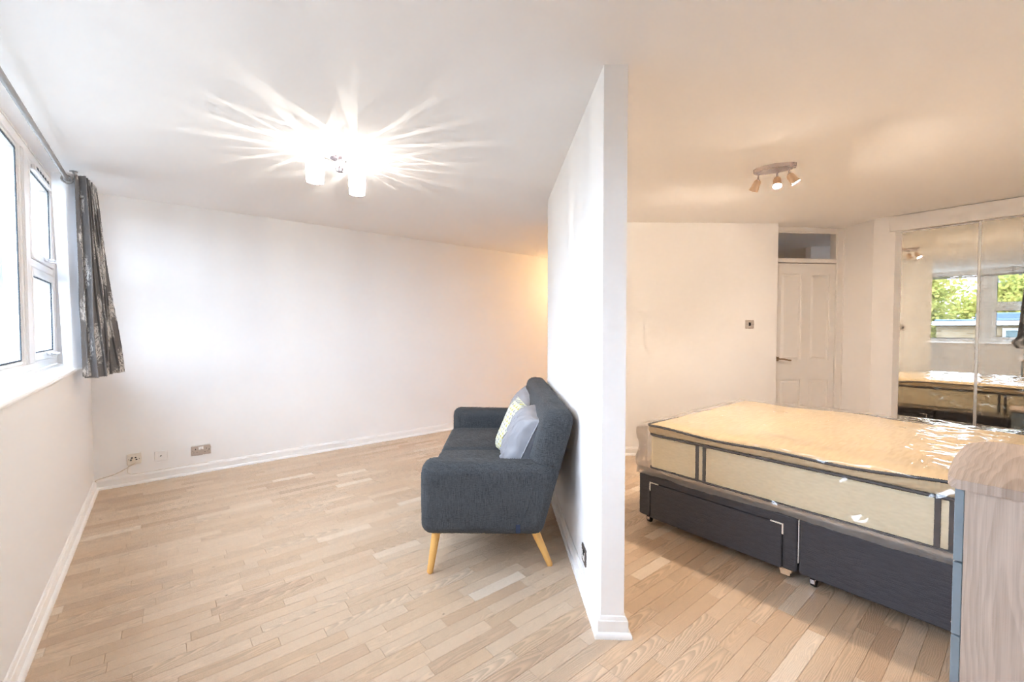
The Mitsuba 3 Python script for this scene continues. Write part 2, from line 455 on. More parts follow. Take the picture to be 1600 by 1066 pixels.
def ring_bars(s0, s1, z0, z1, w, n0, n1, c=.006):
    return cat(wbar(s0, s0 + w, z0, z1, n0, n1, c), wbar(s1 - w, s1, z0, z1, n0, n1, c), wbar(s0 + w - .001, s1 - w + .001, z0, z0 + w, n0, n1, c), wbar(s0 + w - .001, s1 - w + .001, z1 - w, z1, n0, n1, c))


WB, WT = SILL_Z + .025, H - .012
M_A, M_B = (.53, .665), (3.580, 3.785)       # the two mullions
add('frame', cat(wbar(WIN_S0, WIN_S1, WB, WB + .055), wbar(WIN_S0, WIN_S1, WT - .06, WT), wbar(WIN_S0, WIN_S0 + .07, WB, WT), wbar(WIN_S1 - .07, WIN_S1, WB, WT)), 'm_upvc', W1, smooth=20)
for a, b in (M_A, M_B):
    add('mullion', cat(wbar(a, b, WB + .05, WT - .05), wbar(a + .045, b - .045, WB + .05, WT - .05, NI - .01, NI + .012, .008)), 'm_upvc', W1, smooth=20)


def quad(p0, p1, p2, p3):
    return trimesh.Trimesh(np.array([p0, p1, p2, p3], float), [[0, 1, 2], [0, 2, 3]], process=False)


def pane(s0, s1, z0, z1, parent=W1, n=-.612):
    add('pane', turn(quad((n, s0, z0), (n, s1, z0), (n, s1, z1), (n, s0, z1))), 'm_glass', parent, smooth=False)
    g = .008
    add('gasket', cat(wbar(s0, s0 + g, z0, z1, n + .001, n + .006, 0), wbar(s1 - g, s1, z0, z1, n + .001, n + .006, 0), wbar(s0, s1, z0, z0 + g, n + .001, n + .006, 0), wbar(s0, s1, z1 - g, z1, n + .001, n + .006, 0)), 'm_gasket', parent, smooth=False)


# big fixed pane with its bead
add('bead', ring_bars(M_A[1], M_B[0], WB + .055, WT - .06, .022, NO + .01, NI - .004), 'm_upvc', W1, smooth=20)
pane(M_A[1] + .021, M_B[0] - .021, WB + .076, WT - .081)
for k, (a, b, hs) in enumerate(((M_B[1], WIN_S1 - .07, 1), (WIN_S0 + .07, M_A[0], -1))):
    add('transom', wbar(a, b, 1.685, 1.735, NO, NI, .006), 'm_upvc', W1, smooth=20)
    for z0, z1 in ((WB + .055, 1.685), (1.735, WT - .06)):
        up = z0 > 1.5
        s_ = add('sash', ring_bars(a + .004, b - .004, z0 + .004, z1 - .004, .046, NO + .015, NI + .005, .004), 'm_upvc', W1, smooth=20)
        pane(a + .049, b - .049, z0 + .049, z1 - .049)
        zc = z0 + .033
        mid = (a + b) / 2 + .06 * hs
        add('stay_handle', turn(cat(bx(NI + .004, NI + .024, mid - .05, mid + .05, zc - .012, zc + .012, .003), cyl((NI + .02, mid, zc), (NI + .046, mid, zc), .008, 12), bx(NI + .038, NI + .05, mid - .012, mid + .085, zc - .008, zc + .008, .004), cyl((NI + .004, mid + .12, zc), (NI + .034, mid + .12, zc), .006, 10))), 'm_upvc', W1, smooth=30)
    zt = WT - .062
    v = [turn(bx(NI + .004, NI + .026, a + .06, b - .12, zt - .055, zt - .02, .006))]
    tv = add('trickle_vent', cat(*v), 'm_upvc', W1, smooth=20)
    for j in range(5):
        sj = a + .09 + j * .075
        add('slot', turn(bx(NI + .025, NI + .0275, sj, sj + .05, zt - .045, zt - .030)), 'm_gasket', tv, smooth=False)
# sill board, nosed
sill = [(-.60, SILL_Z), (-.437, SILL_Z), (-.432, SILL_Z + .004), (-.430, SILL_Z + .012), (-.432, SILL_Z + .021), (-.437, SILL_Z + .025), (-.60, SILL_Z + .025)]
sm = prism(sill, WIN_S0, WIN_S1)
sm.vertices = np.asarray(sm.vertices)[:, [0, 2, 1]]; sm.invert()
add('trim_1', turn(sm), 'm_gloss_white', label='white window sill board running under the long window', kind='structure', smooth=20)

# ---------------------------------------------------------------- outside
mat('x_ground', {'type': 'diffuse', 'reflectance': rgb(.25, .25, .23)})
add('ground', turn(bx(-140, -.9, -80, 110, -6.6, -6.5)), 'x_ground', label='grey yard far below the window', kind='structure', smooth=False)


def brick_fn(p, n, uv):
    u = (p.x * DW[0] + p.y * DW[1]) / .225
    v = p.z / .075
    r = dr.floor(v)
    u = u + .5 * (r - 2 * dr.floor(r * .5))
    fu, fv = u - dr.floor(u), v - r
    mort = dr.maximum(1 - smoothstep(.02, .05, dr.minimum(fu, 1 - fu)), 1 - smoothstep(.06, .13, dr.minimum(fv, 1 - fv)))
    c = mix((.12, .085, .05), (.20, .15, .095), cell_rand(dr.floor(u), r))
    return mix(c, mi.Color3f(.19, .17, .145), mort * .7)


mat('x_brick', {'type': 'diffuse', 'reflectance': proc(brick_fn)})
mat('x_white', {'type': 'diffuse', 'reflectance': rgb(.33, .34, .35)})
mat('x_bluegrey', {'type': 'diffuse', 'reflectance': rgb(.10, .14, .19)})
mat('x_pale', {'type': 'diffuse', 'reflectance': rgb(.15, .165, .175)})
mat('x_dark', {'type': 'principled', 'base_color': rgb(.06, .09, .10), 'roughness': .15})
hb = thing('brick_building', 'low yellow-brick building with a flat grey roof edge outside the window', 'building')
add('wall', turn(bx(-15, -9, -8, 2.15, -6.5, 1.5)), 'x_brick', hb, smooth=False)
add('roof_edge', turn(bx(-15.2, -8.8, -8.2, 2.25, 1.42, 1.56, .02)), 'x_white', hb, smooth=False)
add('roof', turn(bx(-15.1, -8.9, -8.1, 2.2, 1.56, 1.62, .02)), 'x_bluegrey', hb, smooth=False)
add('roof_upstand', turn(bx(-14, -11, -6, 1.4, 1.62, 1.86, .03)), 'x_bluegrey', hb, smooth=False)
for k, (a, b) in enumerate(((.30, .62), (-2.2, -1.4), (-4.6, -3.8))):
    w_ = add('window', turn(cat(bx(-9.02, -8.96, a - .07, b + .07, .25, .32), bx(-9.02, -8.96, a - .07, b + .07, 1.26, 1.33), bx(-9.02, -8.96, a - .07, a, .25, 1.33), bx(-9.02, -8.96, b, b + .07, .25, 1.33))), 'x_white', hb, smooth=False)
    add('pane', turn(bx(-9.0, -8.975, a, b, .32, 1.26)), 'x_dark', w_, smooth=False)
pb = thing('apartment_block', 'pale apartment block across the yard seen through the big pane', 'building')
add('wall', turn(bx(-22, -1.5, 24, 34, -6.5, 4.6)), 'x_pale', pb, smooth=False)
add('parapet', turn(bx(-22.1, -1.4, 23.9, 34.1, 4.6, 4.85)), 'x_white', pb, smooth=False)
for z in (-4.8, -2.2, .4, 2.6):
    for j in range(7):
        n_ = -3.6 - j * 2.7
        w_ = add('window', turn(cat(bx(n_ - .75, n_ + .75, 23.93, 24.0, z, z + .08), bx(n_ - .75, n_ + .75, 23.93, 24.0, z + 1.3, z + 1.38), bx(n_ - .75, n_ - .67, 23.93, 24.0, z, z + 1.38), bx(n_ + .67, n_ + .75, 23.93, 24.0, z, z + 1.38))), 'x_white', pb, smooth=False)
        add('pane', turn(bx(n_ - .67, n_ + .67, 23.96, 24.0, z + .08, z + 1.3)), 'x_dark', w_, smooth=False)
tb = thing('tower_block', 'far pale apartment tower rising behind the yellow-green tree', 'building')
add('wall', turn(bx(-62, -48, -10, 3.2, -6.5, 9.5)), 'x_pale', tb, smooth=False)
for z in np.arange(-5, 9, 2.8):
    add('balcony', turn(bx(-48, -47.2, -9.8, 3.0, z, z + .9)), 'x_white', tb, smooth=False)
    for j in range(5):
        s_ = -8.4 + j * 2.5
        w_ = add('window', turn(bx(-48.02, -47.95, s_ - .75, s_ + .75, z + 1.0, z + 2.3)), 'x_white', tb, smooth=False)
        add('pane', turn(bx(-47.97, -47.92, s_ - .65, s_ + .65, z + 1.08, z + 2.2)), 'x_dark', w_, smooth=False)

mat('x_bark', {'type': 'diffuse', 'reflectance': rgb(.16, .13, .1)})
mat('x_leaf', {'type': 'principledthin', 'base_color': proc(lambda p, n, uv: mix((.20, .24, .07), (.44, .36, .11), cell_rand(p.x * 3, p.y * 3, p.z * 3) * .6 + .5 * (fbm(p.x * .5, p.y * .5, p.z * .5, 2) - .3))), 'roughness': .7, 'diff_trans': .9, 'spec_trans': 0.0}, False)


def tree(name, n, s, h, rad, label, nleaf=9000, seed=1):
    g = np.random.default_rng(seed)
    t = thing(name, label, 'tree', 'trees outside the window')
    base = ns(n, s, -6.5)
    top = h + 6.5
    tr = [tube([base, base + [0.1, .1, top * .35], base + [.2, 0, top * .55], base + [.1, .1, top * .85]], [.22, .17, .12, .03], 10)]
    for k in range(11):
        a = g.uniform(0, 6.28); z0 = top * g.uniform(.3, .6)
        e = base + [rad * .8 * math.cos(a), rad * .8 * math.sin(a), z0 + g.uniform(.15, .3) * top]
        st = base + [.12, .05, z0]
        tr.append(tube([st, (st + e) / 2 + [0, 0, .3], e], [.08, .05, .015], 6))
    add('trunk', cat(*tr), 'x_bark', t)
    cl = g.normal(size=(34, 3)); cl /= np.linalg.norm(cl, axis=1, keepdims=True)
    cl = cl * g.uniform(.35, .95, (34, 1)) * [rad, rad, top * .33] + base + [0, 0, top * .66]
    c = cl[g.integers(0, 34, nleaf)] + g.normal(size=(nleaf, 3)) * rad * .2
    x = g.normal(size=(nleaf, 3)); x /= np.linalg.norm(x, axis=1, keepdims=True)
    y = np.cross(x, g.normal(size=(nleaf, 3))); y /= np.linalg.norm(y, axis=1, keepdims=True)
    L = g.uniform(.09, .17, (nleaf, 1))
    v = np.stack([c - x * L, c - y * L * .6, c + x * L, c + y * L * .6], 1).reshape(-1, 3)
    i = np.arange(nleaf)[:, None] * 4
    f = np.concatenate([i + [0, 1, 2], i + [0, 2, 3]], 1).reshape(-1, 3)
    add('leaves', trimesh.Trimesh(v, f, process=False), 'x_leaf', t, smooth=False, kind='stuff')


tree('plane_tree', -19.5, 4.6, 4.6, 2.4, 'broad yellow-green autumn tree behind the left end of the brick building', 16000, 3)
tree('plane_tree', -26.5, 1.2, 5.2, 2.5, 'yellow-green tree behind the middle of the brick building', 14000, 5)
tree('plane_tree', -20.5, -2.6, 3.6, 2.2, 'yellower tree behind the far end of the brick building', 12000, 8)

# ---------------------------------------------------------------- curtain rod and curtains
ROD_N, ROD_Z = -.455, 2.27
rd = thing('curtain_rod', 'brushed grey metal curtain rod running above the long window', 'curtain rod')
add('pole', turn(cyl((ROD_N, -.45, ROD_Z), (ROD_N, 4.36, ROD_Z), .0125, 18)), 'm_rod', rd)
for s_ in (-.45, 4.36):
    add('finial', turn(cyl((ROD_N, s_ - .02, ROD_Z), (ROD_N, s_ + .02, ROD_Z), .018, 18)), 'm_rod', rd)
for s_ in (.3, 2.2, 4.24):
    add('bracket', turn(cat(cyl((ROD_N, s_, ROD_Z + .008), (ROD_N, s_, H), .006, 10), cyl((ROD_N, s_, H - .006), (ROD_N, s_, H - .0005), .022, 18), cyl((ROD_N, s_ - .012, ROD_Z), (ROD_N, s_ + .012, ROD_Z), .017, 18))), 'm_rod', rd)


def cloth(path_top, path_bot, z0, z1, nz=70, bulge=None):
    """a sheet between two plan paths (k x 2 each), with uv in metres of cloth"""
    k = len(path_top)
    L = np.concatenate([[0], np.cumsum(np.linalg.norm(np.diff(path_bot, axis=0), axis=1))])
    v, uv = [], []
    for j in range(nz + 1):
        t = j / nz
        q = path_top * (1 - t) + path_bot * t
        if bulge is not None:
            q = q + bulge(t, np.linspace(0, 1, k))
        z = z1 + (z0 - z1) * t
        v.append(np.column_stack([q, np.full(k, z)])); uv.append(np.column_stack([L, np.full(k, z)]))
    v, uv = np.vstack(v), np.vstack(uv)
    i, j = np.meshgrid(np.arange(nz), np.arange(k - 1), indexing='ij')
    q = np.stack([i * k + j, i * k + j + 1, (i + 1) * k + j + 1, (i + 1) * k + j], -1).reshape(-1, 4)
    f = np.vstack([q[:, [0, 1, 2]], q[:, [0, 2, 3]]])
    return trimesh.Trimesh(v, f, process=False), uv


def solid(m, uv, th=.0016):
    """gives a sheet its thickness"""
    _, _, nrm = meshkit.arrays(m, True)
    n0 = len(m.vertices)
    e = trimesh.grouping.group_rows(m.edges_sorted, require_count=1)
    E = m.edges[e]
    v = np.vstack([m.vertices, m.vertices - nrm * th])
    f = np.vstack([m.faces, m.faces[:, ::-1] + n0, np.column_stack([E[:, 1], E[:, 0], E[:, 0] + n0]), np.column_stack([E[:, 1], E[:, 0] + n0, E[:, 1] + n0])])
    return trimesh.Trimesh(v, f, process=False), np.vstack([uv, uv])


def folds(s0, s1, nc0, nc1, amp, waves, k=220, ph=0.0, skew=.35):
    t = np.linspace(0, 1, k)
    w = np.sin(2 * np.pi * waves * t + ph)
    w = np.sign(w) * np.abs(w) ** .75
    return np.column_stack([nc0 + (nc1 - nc0) * t + amp * w, s0 + (s1 - s0) * t + skew * amp * np.sin(4 * np.pi * waves * t + 2 * ph)])


cu = thing('curtain', 'grey curtain with white tree print bunched at the back-wall end of the window', 'curtain')
top = folds(3.96, 4.20, -.395, -.365, .026, 5, ph=1.2)
bot = folds(3.93, 4.36, -.375, -.275, .045, 5, ph=1.2)


def pinch(t, u):
    a = np.zeros((len(u), 2))
    a[:, 0] = .012 * np.sin(6 * t + 9 * u) * t
    return a


m, uv = solid(*cloth(top, bot, .985, 2.31, bulge=pinch))
add('face_cloth', turn(m), 'm_curtain', cu, smooth=True, uv=uv)
# the pale lining turned towards the glass
lt = np.column_stack([np.linspace(-.535, -.412, 60), 4.02 - .05 * np.sin(np.linspace(0, 3.0, 60))])
lb = np.column_stack([np.linspace(-.500, -.392, 60), 3.99 - .07 * np.sin(np.linspace(0, 3.1, 60))])
m, uv = solid(*cloth(lt, lb, 1.058, 2.315, bulge=lambda t, u: np.column_stack([.014 * np.sin(3.2 * t) * np.sin(6 * u), .012 * np.sin(7 * u + 2 * t) * (1 - t * .5)])))
add('lining', turn(m), 'm_lining', cu, smooth=True, uv=uv)
ed = folds(3.935, 4.0, -.42, -.40, .008, 1, 40)
eb = folds(3.90, 3.98, -.405, -.365, .02, 1.5, 40)
m, uv = solid(*cloth(ed, eb, 1.0, 2.31))
add('hem_edge', turn(m), 'm_curtain', cu, smooth=True, uv=uv + [.3, 0])
for k in range(6):
    s_ = 3.955 + k * .055
    a = np.linspace(0, 2 * np.pi, 25)
    e = key_of(cu + '__eyelet')
    scene[e] = mikit.ply(turn(tube(np.column_stack([ROD_N + .0 + .026 * np.cos(a), s_ + .004 * np.sin(a), ROD_Z + .026 * np.sin(a)]), .0055, 8, False)), 'm_rod', True)
c2 = thing('curtain', 'grey tree-print curtain at the near end of the window, seen in the mirror', 'curtain')
m, uv = solid(*cloth(folds(-.30, .15, -.40, -.40, .035, 6), folds(-.30, .22, -.37, -.37, .045, 6, ph=.6), .98, 2.31, bulge=lambda t, u: np.column_stack([0 * u, .06 * u * np.exp(-((t - .93) / .05) ** 2)])))
add('face_cloth', turn(m), 'm_curtain', c2, smooth=True, uv=uv)
m, uv = solid(*cloth(folds(-.28, .10, -.475, -.475, .015, 4), folds(-.28, .14, -.47, -.47, .02, 4, ph=.6), 1.06, 2.31))
add('lining', turn(m), 'm_lining', c2, smooth=True, uv=uv)
for k in range(6):
    s_ = -.27 + k * .075
    a = np.linspace(0, 2 * np.pi, 25)
    e = key_of(c2 + '__eyelet')
    scene[e] = mikit.ply(turn(tube(np.column_stack([ROD_N + .026 * np.cos(a), s_ + .004 * np.sin(a), ROD_Z + .026 * np.sin(a)]), .0055, 8, False)), 'm_rod', True)

# ---------------------------------------------------------------- wall plates
def plate_frame(center, normal):
    n = np.asarray(normal, float) / np.linalg.norm(normal)
    x = np.cross([0, 0, 1.0], n)
    return np.array([x, [0, 0, 1.0], n]).T, np.asarray(center, float)


def put(mesh, fr):
    return turn(mesh, fr[1], fr[0])


def double_socket(c, n, label):
    fr = plate_frame(c, n)
    t = thing('wall_socket', label, 'socket')
    add('plate', put(bx(-.073, .073, -.043, .043, 0, .010, .003), fr), 'm_plate_metal', t)
    add('backbox', put(bx(-.068, .068, -.038, .050, -.001, .003), fr), 'm_trim_light', t)
    for x in (-.010, .010):
        add('rocker', put(bx(x - .0085, x + .0085, .008, .033, .009, .0145, .002), fr), 'm_upvc', t)
    for x in (-.040, .040):
        add('pin_hole', put(bx(x - .003, x + .003, .008, .019, .0095, .0104), fr), 'm_black', t)
        for d in (-.012, .012):
            add('pin_hole', put(bx(x + d - .0035, x + d + .0035, -.018, -.013, .0095, .0104), fr), 'm_plate_dark', t)
    for x in (-.060, .060):
        add('screw', put(cyl((x, 0, .009), (x, 0, .0107), .0035, 12), fr), 'm_plate_dark', t)


double_socket(ns(.254, 4.8, .205), -DW, 'silver double socket with white rockers, rightmost plate low on the back wall')
fr = plate_frame(ns(-.203, 4.8, .214), -DW)
t = thing('wall_socket', 'cream media outlet with four dark holes and a cable, low in the corner', 'socket')
add('plate', put(bx(-.046, .046, -.045, .045, 0, .018, .004), fr), 'm_plate_cream', t)
for x, y in ((-.014, .012), (.010, .012), (-.020, -.006), (.016, -.006)):
    add('port', put(cyl((x, y, .017), (x, y, .0192), .0068, 16), fr), 'm_black', t)
for x in (-.034, .034):
    add('screw', put(cyl((x, 0, .017), (x, 0, .019), .003, 10), fr), 'm_plate_dark', t)
fr = plate_frame(ns(-.028, 4.8, .206), -DW)
t = thing('wall_socket', 'white single-hole outlet plate between the cream outlet and the silver double socket', 'socket')
add('plate', put(bx(-.044, .044, -.043, .043, 0, .008, .003), fr), 'm_upvc', t)
add('port', put(cyl((0, 0, .0075), (0, 0, .0092), .0045, 14), fr), 'm_black', t)


def spline(pts, n=60):
    from scipy.interpolate import make_interp_spline
    p = np.array(pts, float)
    k = min(3, len(p) - 1)
    d = np.concatenate([[0], np.cumsum(np.linalg.norm(np.diff(p, axis=0), axis=1))])
    return make_interp_spline(d, p, k=k)(np.linspace(0, d[-1], n))


cb = [ns(-.19, 4.765, .19), ns(-.21, 4.76, .178), ns(-.26, 4.765, .145), ns(-.32, 4.77, .115), ns(-.39, 4.775, .098), ns(-.425, 4.775, .090), ns(-.430, 4.72, .088)]
add('cable', tube(spline(cb), .0028, 8), 'm_cable', smooth=True, label='beige cable drooping from the cream outlet into the room corner', cat_='cable')
cb = [ns(-.235, 4.786, .172), ns(-.243, 4.775, .14), ns(-.24, 4.770, .105), ns(-.20, 4.775, .090), ns(-.12, 4.782, .0885), ns(.0, 4.790, .0885), ns(.3, 4.794, .0885)]
add('cable', tube(spline(cb), .0024, 8), 'm_plate_cream', smooth=True, label='thin cable looping under the cream outlet and along the skirting top', cat_='cable')

# partition plates
xl = lambda y: .38 + (y - 1.801) * (.304 - .38) / (3.667 - 1.801)
pn = np.array([pdn[0], pdn[1], 0])
fr = plate_frame((xl(2.13), 2.13, .172), pn)
t = thing('wall_socket', 'dark metal single socket low on the partition beside the sofa', 'socket')
add('plate', put(bx(-.043, .043, -.043, .043, 0, .007, .002), fr), 'm_plate_dark', t)
add('insert', put(bx(-.022, .026, -.024, .020, .006, .0095, .002), fr), 'm_trim_light', t)
add('rocker', put(bx(.006, .022, .004, .030, .006, .012, .002), fr), 'm_black', t)


def switch(c, n, label):
    fr = plate_frame(c, n)
    t = thing('light_switch', label, 'switch')
    add('plate', put(bx(-.045, .045, -.045, .045, 0, .008, .003), fr), 'm_plate_metal', t)
    add('rocker', put(bx(-.012, .012, -.016, .018, .007, .013, .003), fr), 'm_black', t)
    for x in (-.032, .032):
        add('screw', put(cyl((x, 0, .007), (x, 0, .0092), .0035, 12), fr), 'm_plate_dark', t)


switch((2.468, 4.4605, 1.357), (.03, -1, 0), 'metal plate switch with a black rocker beside the bedroom door')
xr = lambda y: .478 + (y - 1.797) * (.402 - .478) / (3.667 - 1.797)
switch((xr(2.18), 2.18, 1.33), -pn, 'metal plate switch on the bedroom side of the partition, seen in the mirror')

# ---------------------------------------------------------------- door
D0, D1 = np.array([2.79, 4.622]), np.array([3.60, 4.6985])
dd = (D1 - D0) / np.linalg.norm(D1 - D0); dn = np.array([dd[1], -dd[0]])
FR_D = (np.array([[*dd, 0], [0, 0, 1], [*dn, 0]]).T, np.array([*D0, 0]))      # x along the door, y up, z towards the room
dl = np.linalg.norm(D1 - D0)
dr1 = thing('door_1', 'white four-panel door with a lever handle and a glazed light above', None, None, 'structure')
add('frame', put(cat(bx(dl - .065, dl + .005, 0, H, -.09, .012, .003), bx(0, dl, 2.352, H, -.09, .010, .003), bx(0, dl, 2.025, 2.062, -.09, .008, .003), bx(-.06, .008, 0, H, -.09, .0, .003)), FR_D), 'm_door', dr1, smooth=20)
add('stop_bead', put(cat(bx(dl - .075, dl - .063, 2.06, 2.355, -.03, .0, .002), bx(0, dl - .06, 2.06, 2.072, -.03, .0, .002), bx(0, dl - .06, 2.342, 2.354, -.03, 0, .002)), FR_D), 'm_door', dr1, smooth=20)
add('pane', put(quad((0, 2.06, -.022), (dl - .06, 2.06, -.022), (dl - .06, 2.355, -.022), (0, 2.355, -.022)), FR_D), 'm_glass', dr1, smooth=False)
leaf = to_m(bx(.012, dl - .068, .006, 2.018, -.050, -.006, .002))
px = lambda X: None
panels = []
for x0, x1 in ((.112, .352), (.452, .680)):
    for z0, z1 in ((.965, 1.905), (.20, .757)):
        panels.append((x0, x1, z0, z1))
        leaf -= to_m(bx(x0, x1, z0, z1, -.018, .02))
        # moulded slope into the recess
lf = add('leaf', put(from_m(leaf), FR_D), 'm_door', dr1, smooth=20)
for x0, x1, z0, z1 in panels:
    a, b = .012, .036
    pts = [(x0, z0, -.018), (x1, z0, -.018), (x1, z1, -.018), (x0, z1, -.018)]
    hullp = [(x, y, -.0185) for x in (x0 + a, x1 - a) for y in (z0 + a, z1 - a)] + [(x, y, -.0085) for x in (x0 + b, x1 - b) for y in (z0 + b, z1 - b)] + [(x, y, -.022) for x in (x0 + a, x1 - a) for y in (z0 + a, z1 - a)]
    add('panel', put(trimesh.convex.convex_hull(np.array(hullp)), FR_D), 'm_door', lf, smooth=20)
hz = .985
add('handle', put(cat(cyl((.075, hz, -.006), (.075, hz, .002), .026, 24), cyl((.075, hz, 0), (.075, hz, .045), .008, 12), tube(spline([(.068, hz, .044), (.10, hz, .046), (.15, hz - .006, .044), (.205, hz - .016, .040)], 14), .0085, 10)), FR_D), 'm_bronze', lf, smooth=30)
for z in (.25, 1.05, 1.80):
    add('hinge', put(cyl((dl - .066, z - .045, -.002), (dl - .066, z + .045, -.002), .006, 10), FR_D), 'm_door', lf, smooth=30)
add('trim_2', put(bx(dl, dl + .055, 0, H, -.02, .018, .004), FR_D), 'm_door', label='white architrave on the right of the door', kind='structure', smooth=20)

# ---------------------------------------------------------------- wardrobe
wd = thing('wardrobe', 'white built-in wardrobe with sliding mirror doors on the right wall', 'wardrobe')
WN = 5.513
add('side_panel', turn(bx(WN - .004, WN + .55, .898, 1.05, 0, H - .005, .002)), 'm_gloss_white', wd, smooth=20)
add('header', turn(bx(WN - .030, WN + .03, -.99, .935, 2.25, H - .006, .002)), 'm_gloss_white', wd, smooth=20)
add('jamb_rail', turn(cat(bx(WN - .008, WN + .06, .884, .899, 0, 2.26, .002), bx(WN + .02, WN + .06, .872, .885, 0, 2.26, .001))), 'm_alu', wd, smooth=20)
add('floor_track', turn(bx(WN - .02, WN + .06, -.99, .89, 0, .012, .002)), 'm_alu', wd, smooth=20)
add('carcass', turn(cat(bx(WN + .55, WN + .57, -.99, 1.0, 0, H - .01), bx(WN + .07, WN + .56, -.99, .9, 2.2, 2.23))), 'm_gloss_white', wd, smooth=False)
for k, (a, b, back) in enumerate(((.31, .872, True), (-.255, .345, False), (-.80, -.22, True), (-1.0 + .01, -.76, False))):
    n0 = WN + (.030 if back else -.002)
    d = add('door', turn(cat(bx(n0, n0 + .022, a, a + .020, .014, 2.248, .003), bx(n0, n0 + .022, b - .020, b, .014, 2.248, .003), bx(n0, n0 + .022, a, b, .014, .05, .003), bx(n0, n0 + .022, a, b, 2.235, 2.248, .002))), 'm_alu', wd, smooth=20)
    add('mirror', turn(bx(n0 + .006, n0 + .012, a + .018, b - .018, .045, 2.238)), 'm_mirror', d, smooth=False)

# ---------------------------------------------------------------- sofa
SKEW = .022
sf = thing('sofa', 'dark grey fabric two-seat sofa with tapered wooden legs against the partition', 'sofa')


def lean(m):
    m = m.copy()
    v = np.array(m.vertices); v[:, 0] -= (v[:, 1] - 2.2) * SKEW; m.vertices = v
    return m


def skin(m, length=.035, it=8, amp=.003, k=7.0, seed=3):
    m = from_m(m.refine_to_length(length)) if not isinstance(m, trimesh.Trimesh) else m
    m = trimesh.Trimesh(m.vertices, m.faces, process=True)
    trimesh.smoothing.filter_taubin(m, iterations=it)
    v = np.asarray(m.vertices)
    m.vertices = v + m.vertex_normals * (meshkit.fbm(v * k, 3, seed)[:, None] - .5) * 2 * amp
    return m


Y0, Y1 = 2.2, 3.88
TILT = (.317 - .12) / (.80 - .222)


def slab_y(poly, y0, y1, r, seg=20):
    """rounded slab: a polygon in the (x, z) plane, hulled with balls of radius r, from y0 to y1"""
    c = np.mean(poly, 0)
    q = [np.array(p) for p in poly]
    ins = Polygon(poly).buffer(-r, join_style=2).exterior.coords[:-1]
    return hull_spheres([(p[0], y, p[1]) for p in ins for y in (y0 + r, y1 - r)], r, seg)


arm_poly = [(-.482, .225), (.165, .222), (.255, .60), (-.482, .612)]
for y0, y1 in ((Y0, Y0 + .17), (Y1 - .17, Y1)):
    add('arm', lean(skin(slab_y(arm_poly, y0, y1, .06), .03, 4)), 'm_sofa', sf, smooth=True)
back_poly = [(.02, .235), (.172, .228), (.352, .878), (.178, .885)]
add('backrest', lean(skin(slab_y(back_poly, Y0 + .035, Y1 - .03, .062), .035, 5, .003)), 'm_sofa', sf, smooth=True)
add('seat_base', lean(skin(rbox(-.455, .08, Y0 + .15, Y1 - .15, .235, .36, .03, M=True), .04, 3, .001)), 'm_sofa', sf, smooth=True)
ym = (Y0 + Y1) / 2
for y0, y1 in ((Y0 + .172, ym - .002), (ym + .002, Y1 - .172)):
    c = skin(rbox(-.495, .12, y0, y1, .335, .455, .045, M=True), .03, 5, .002)
    v = np.asarray(c.vertices)
    bul = np.sin(np.pi * np.clip((v[:, 1] - y0) / (y1 - y0), 0, 1)) * np.sin(np.pi * np.clip((v[:, 0] + .50) / .62, 0, 1))
    v[:, 2] += .022 * bul * (v[:, 2] > .40)
    c.vertices = v
    add('seat_cushion', lean(c), 'm_sofa', sf, smooth=True)
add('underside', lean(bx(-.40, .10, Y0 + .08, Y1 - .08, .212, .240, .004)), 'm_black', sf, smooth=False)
for (x, y, dx, dy) in ((-.405, Y0 + .10, -.035, -.035), (.115, Y0 + .12, .100, .02), (-.405, Y1 - .10, -.035, .035), (.115, Y1 - .12, .10, -.02)):
    p0, p1 = np.array([x, y, .235]), np.array([x + dx, y + dy, 0.0])
    d = (p0 - p1) / np.linalg.norm(p0 - p1)
    m = tube([p0, p1 + d * .006, p1], [.0245, .0165, .013], 24)
    v = np.asarray(m.vertices); v[:, 2] = np.maximum(v[:, 2], 0); m.vertices = v
    add('leg', lean(m), 'm_leg', sf, smooth=40)
add('seam', tube(spline([(.135, Y0 + .002, .57), (.105, Y0 - .0005, .45), (.065, Y0 - .0005, .34), (.035, Y0 + .001, .27)], 20), .0016, 6), 'm_sofa', sf, smooth=True)
add('fabric_tag', bx(.020, .044, Y0 - .004, Y0 + .004, .248, .292, .001), 'm_navy', sf, smooth=False, label='small navy fabric tag on the side seam')


